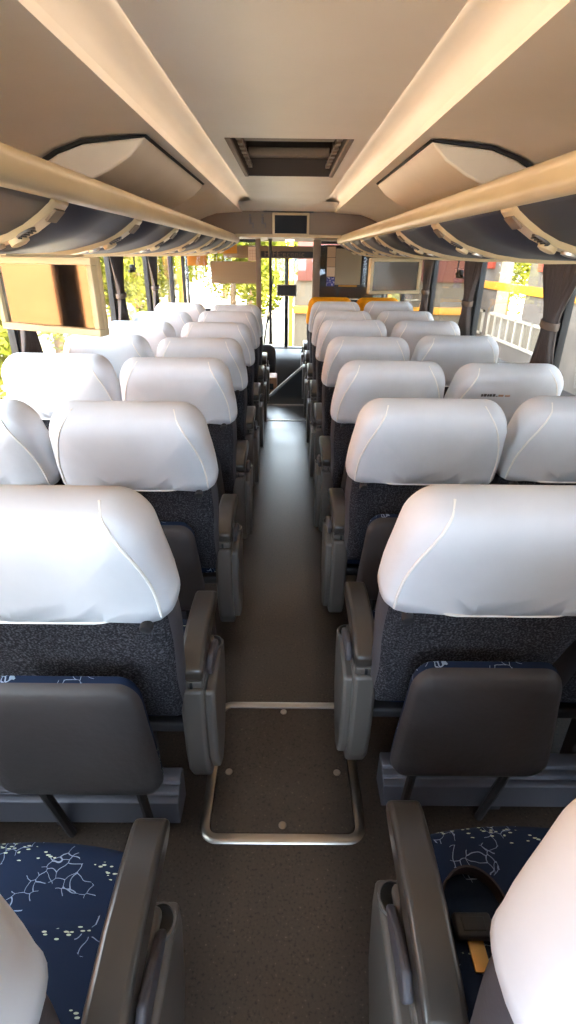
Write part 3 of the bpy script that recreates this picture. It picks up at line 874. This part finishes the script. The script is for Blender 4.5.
# destination sign box seen from behind
root = empty('sign_box',(0,8.0,1.46)); tag(root,'brown destination sign box with mirrored letters above the windscreen','sign')
mb = MB(); mb.box(-.9,.9,0,.18,.045,.20,bev=.008); mb.build('box','bulk',root)
mb = MB(); mb.box(-.40,.46,-.004,0,.06,.135); mb.build('strip','dark',root)
cu = bpy.data.curves.new('letters','FONT'); cu.body = 'HIFE:econic'; cu.size = .10; cu.extrude = .001; cu.space_character = 1.15
cu.materials.append(M['bulk'])
o = text_mesh(cu,'letters'); o.parent = root; o.location = (-.33,-.006,.068); o.rotation_euler = (R(90),0,0)
mb = MB(); mb.box(-WX,WX,BY+.06,8.3,1.72,1.74); struct(mb.build('ceiling_cab','bulk'))
mb = MB(); mb.lathe((.02,7.2,1.705),[(.05,.0145),(.06,.008),(.04,0.0),(.005,-.004)],n=18)
tag(mb.build('dome_lamp',mat('dome_lens',s2l(240,220,180),.4,emit=((1,.85,.6),1.2))),'small round dome lamp on the cab ceiling','lamp')
# rear-view mirror
root = empty('rear_view_mirror',(-.015,7.75,1.04)); tag(root,'grey rear-view mirror hanging in the windscreen','mirror')
mb = MB(); mb.box(-.135,.135,-.02,.02,0,.15,bev=.015); mb.build('shell','pillar',root)
mb = MB(); mb.box(-.12,.12,-.0235,-.019,.015,.135); mb.build('glass','dark',root)
mb = MB(); mb.tube([(.0,.01,.14),(.0,.1,.3),(.0,.25,.46)],.012); mb.build('arm','black',root)
# wiper-like arm at the windscreen
mb = MB(); mb.tube([(-.36,8.275,.30),(-.29,8.275,.75),(-.21,8.275,1.28)],.010); mb.tube([(-.36,8.275,.30),(-.31,8.275,.62),(-.24,8.275,.80)],.012)
tag(mb.build('wiper','black'),'thin dark wiper arm across the bright windscreen','wiper')

# ------------------------------------------------------------------ floor hatch
root = empty('floor_hatch',(0,1.27,0)); tag(root,'floor hatch lid in a rounded metal frame in the aisle','hatch')
def ringm(hw, y0, y1, r, insets, z):
    return [[(u,y,zz) for u,y in rrect(hw,y0,y1,r,r,i,8)] for i,zz in zip(insets,z)]
hy0, hy1 = -.335, .205
mb = MB(); mb.loft(ringm(.250,hy0,hy1,.055,(0,.004,.018,.028,.030),(.0,.006,.009,.006,.0)),cap0=False,cap1=False); mb.build('frame','alu',root,smooth=50)
mb = MB(); mb.loft(ringm(.2195,hy0+.0305,hy1-.0305,.03,(0,.003),(.0,.003)),cap0=False); mb.build('lid','floor',root)
for (x,y) in ((0,hy0+.055),(0,hy1-.05),(-.18,-.10),(.18,-.10)):
    mb = MB(); mb.lathe((x,y,.003),[(.012,0),(.012,.002),(.009,.0035),(.006,.0025),(.001,.0025)],n=16); mb.build('screw','alu',root)

# ------------------------------------------------------------------ outside
GZ = -1.15
mb = MB(); mb.box(-60,60,-30,80,GZ-.1,GZ); struct(mb.build('ground','ground'))
mb = MB(); mb.box(-4.9,-4.6,-1.5,6.2,GZ,3.0); tag(mb.build('garden_wall','orange_wall'),'sunlit orange wall mirrored in the hanging screen','wall')
def leaf_cloud(rx, ry, rz, n, size, seed):
    rnd = random.Random(seed); mb = MB(); bm = mb.bm
    cl = [(Vector((rnd.uniform(-.7,.7)*rx,rnd.uniform(-.7,.7)*ry,rnd.uniform(-.75,.75)*rz)),rnd.uniform(.3,.55)) for _ in range(14)]
    for _ in range(n):
        c, rr_ = rnd.choice(cl)
        d = Vector((rnd.gauss(0,1),rnd.gauss(0,1),rnd.gauss(0,1))).normalized()*rr_*(rnd.random()**.4)
        p = c+Vector((d.x*rx,d.y*ry,d.z*rz))
        a = Vector((rnd.gauss(0,1),rnd.gauss(0,1),rnd.gauss(0,.6))).normalized(); b = a.orthogonal().normalized()
        s = size*rnd.uniform(.6,1.4)
        q = [bm.verts.new(p+v) for v in (a*s, b*s*.45, -a*s, -b*s*.45)]
        bm.faces.new(q)
    return mb
tree_protos = []
for k in range(2):
    root = empty('tree',(0,0,GZ))
    mb = leaf_cloud(2.0,2.2,2.4,5200,.13,k+3); cr = mb.build('crown','leaf',root,smooth=None); cr.location = (0,0,2.9)
    mb = MB(); mb.tube([(0,0,0),(.05,.05,1.2),(-.03,.1,2.4),(.1,0,3.8)],[.17,.13,.1,.04],n=10); mb.build('trunk','bark',root)
    tree_protos.append(root)
spots = [(-5.6,10,0,.8),(-5.9,14,1,.85),(-5.6,18,0,.85),(-5.9,22.2,1,.9),(-5.6,26.6,0,.9),(-5.9,31,1,.95),(-4.2,38,0,1.2),(-1.9,20,1,.85),(2.1,24.5,0,.9),(-1.9,28.5,1,.9),(9.6,24.5,1,.9),(11.6,19,0,.85)]
tl = ['leafy tree, first of the row ahead of the orange wall','leafy tree, second of the row ahead of the orange wall','leafy tree, third of the row ahead of the orange wall','leafy tree, fourth of the row ahead of the orange wall','leafy tree, fifth of the row ahead of the orange wall','leafy tree, sixth of the row ahead of the orange wall','leafy tree at the far end of the row',
      'bright leafy tree seen through the windscreen','leafy tree behind the pale building ahead','leafy tree behind the bright one in the windscreen','leafy tree seen through the gap in the terminal wall','leafy tree behind the terminal wall gap']
used = set()
for i,(x,y,k,s) in enumerate(spots):
    if k in used: o = copy_tree(tree_protos[k])
    else: o = tree_protos[k]; used.add(k)
    o.location = (x,y,GZ); o.scale = (s,s,s); o.rotation_euler = (0,0,i*1.3)
    tag(o, tl[i], 'tree', 'trees outside the coach')
mb = leaf_cloud(1.0,16,1.6,14000,.15,9); o = mb.build('hedge_foliage','leaf',smooth=None); o.location = (-9.8,20,GZ+2.2)
hp = leaf_cloud(6,.9,1.9,9000,.15,11).build('hedge_foliage','leaf',smooth=None); hp.location = (1,34.5,GZ+2.3); tag(hp,'bright green hedge closing the view ahead of the windscreen','hedge',kind='stuff')
tag(o,'dense bright green hedge under the trees outside','hedge',kind='stuff')

# terminal on the yellow-seat side, under a roof added to keep sun off the windows
root = empty('terminal_building',(5.2,12,GZ)); tag(root,'shaded terminal building with a yellow beam outside the windows','building')
mb = MB(); mb.box(0,.3,-22,.3,0,4.2); mb.box(0,.3,.3,2.0,0,1.35); mb.box(0,.3,.3,2.0,2.95,4.2); mb.box(0,.3,2.0,12,0,4.2); mb.build('wall','tbrown',root)
mb = MB(); mb.box(-.06,.0,-12,12,1.98,2.16,bev=.01); mb.build('beam','yellowplastic',root)
for (y0,y1) in ((-2.2,-.2),(2.4,3.9),(6.2,8.5)):
    mb = MB(); mb.box(-.08,.0,y0,y1,2.45,2.9,bev=.01); mb.build('sign_board','red',root)
for (y0,) in ((-.9,),(2.6,)):
    mb = MB()
    mb.box(-.05,0,y0,y0+3.1,.86,.92); mb.box(-.05,0,y0,y0+3.1,1.40,1.46); 
    for k in range(8): mb.box(-.05,0,y0+k*.435,y0+.06+k*.435,.86,1.46)
    w_ = mb.build('window_grille','white',root)
    mb = MB(); mb.box(-.01,-.002,y0+.02,y0+3.08,.9,1.42); mb.build('pane','pale',w_)
mb = MB(); mb.box(3.0,7.0,-8,22,4.2,4.35); tag(mb.build('canopy','tbrown'),'flat canopy over the bay outside the yellow-seat side','canopy')  # out of view, added to block direct sun from these windows
for k,y in enumerate((4.2,14.5)):
    mb = MB(); mb.box(3.0,3.22,y,y+.22,GZ,4.199,bev=.02); tag(mb.build('canopy_pillar','tbrown'),['pillar holding the canopy beside the bay','pillar holding the canopy farther along the bay'][k],'pillar')
# planter / bench of dark boxes outside the right windows
mb = MB(); mb.box(3.7,4.6,7,13,GZ,GZ+.75,bev=.03); tag(mb.build('bench','dark'),'long dark bench in front of the terminal wall','bench')
# building ahead of the windscreen
root = empty('pale_building',(1.75,15,GZ)); tag(root,'pale building with a brown fascia ahead of the windscreen','building')
mb = MB(); mb.box(-1.55,3.3,0,4,0,2.1); mb.build('wall','pale',root)
mb = MB(); mb.box(-1.5,3.2,-.1,0,2.1,3.5,bev=.01); mb.build('fascia','brown',root)
mb = MB(); mb.box(-1.6,3.3,-.12,-.001,1.30,1.48,bev=.01); mb.build('band','yellowplastic',root)
mb = MB(); mb.box(-1.72,-1.61,-.1,.1,0,3.6,bev=.01); mb.build('post','yellowplastic',root)

# ------------------------------------------------------------------ light and camera
w = bpy.data.worlds.new('World'); scene.world = w; w.use_nodes = True
nt = w.node_tree; bg = nt.nodes['Background']
bg.inputs['Color'].default_value = (.68,.84,1.0,1); bg.inputs['Strength'].default_value = 6.0
sun = bpy.data.lights.new('sun','SUN'); sun.energy = 24; sun.angle = R(1); sun.color = (1,.90,.74)
so = bpy.data.objects.new('sun',sun); COL.objects.link(so)
so.rotation_euler = Vector((-.62,.22,-.75)).to_track_quat('-Z','Y').to_euler()

cam = bpy.data.cameras.new('camera'); co = bpy.data.objects.new('camera',cam); COL.objects.link(co)
cam.sensor_fit = 'VERTICAL'; cam.sensor_height = 36; cam.lens = 520/1024*36; cam.clip_start = .02; cam.clip_end = 300
pitch, yaw, roll = 26.3, .3, .7
m_ = Matrix.Rotation(R(-yaw),4,'Z') @ Matrix.Rotation(R(90-pitch),4,'X') @ Matrix.Rotation(R(roll),4,'Z')
co.matrix_world = Matrix.Translation((0.0,0,CAMZ)) @ m_
scene.camera = co
vs = scene.view_settings
vs.view_transform = 'Standard'; vs.look = 'None'; vs.gamma = 1; vs.use_curve_mapping = False; vs.exposure = 2.05
try:
    scene.cycles.max_bounces = 10; scene.cycles.diffuse_bounces = 6; scene.cycles.transparent_max_bounces = 12
    scene.cycles.use_denoising = True
except Exception: pass
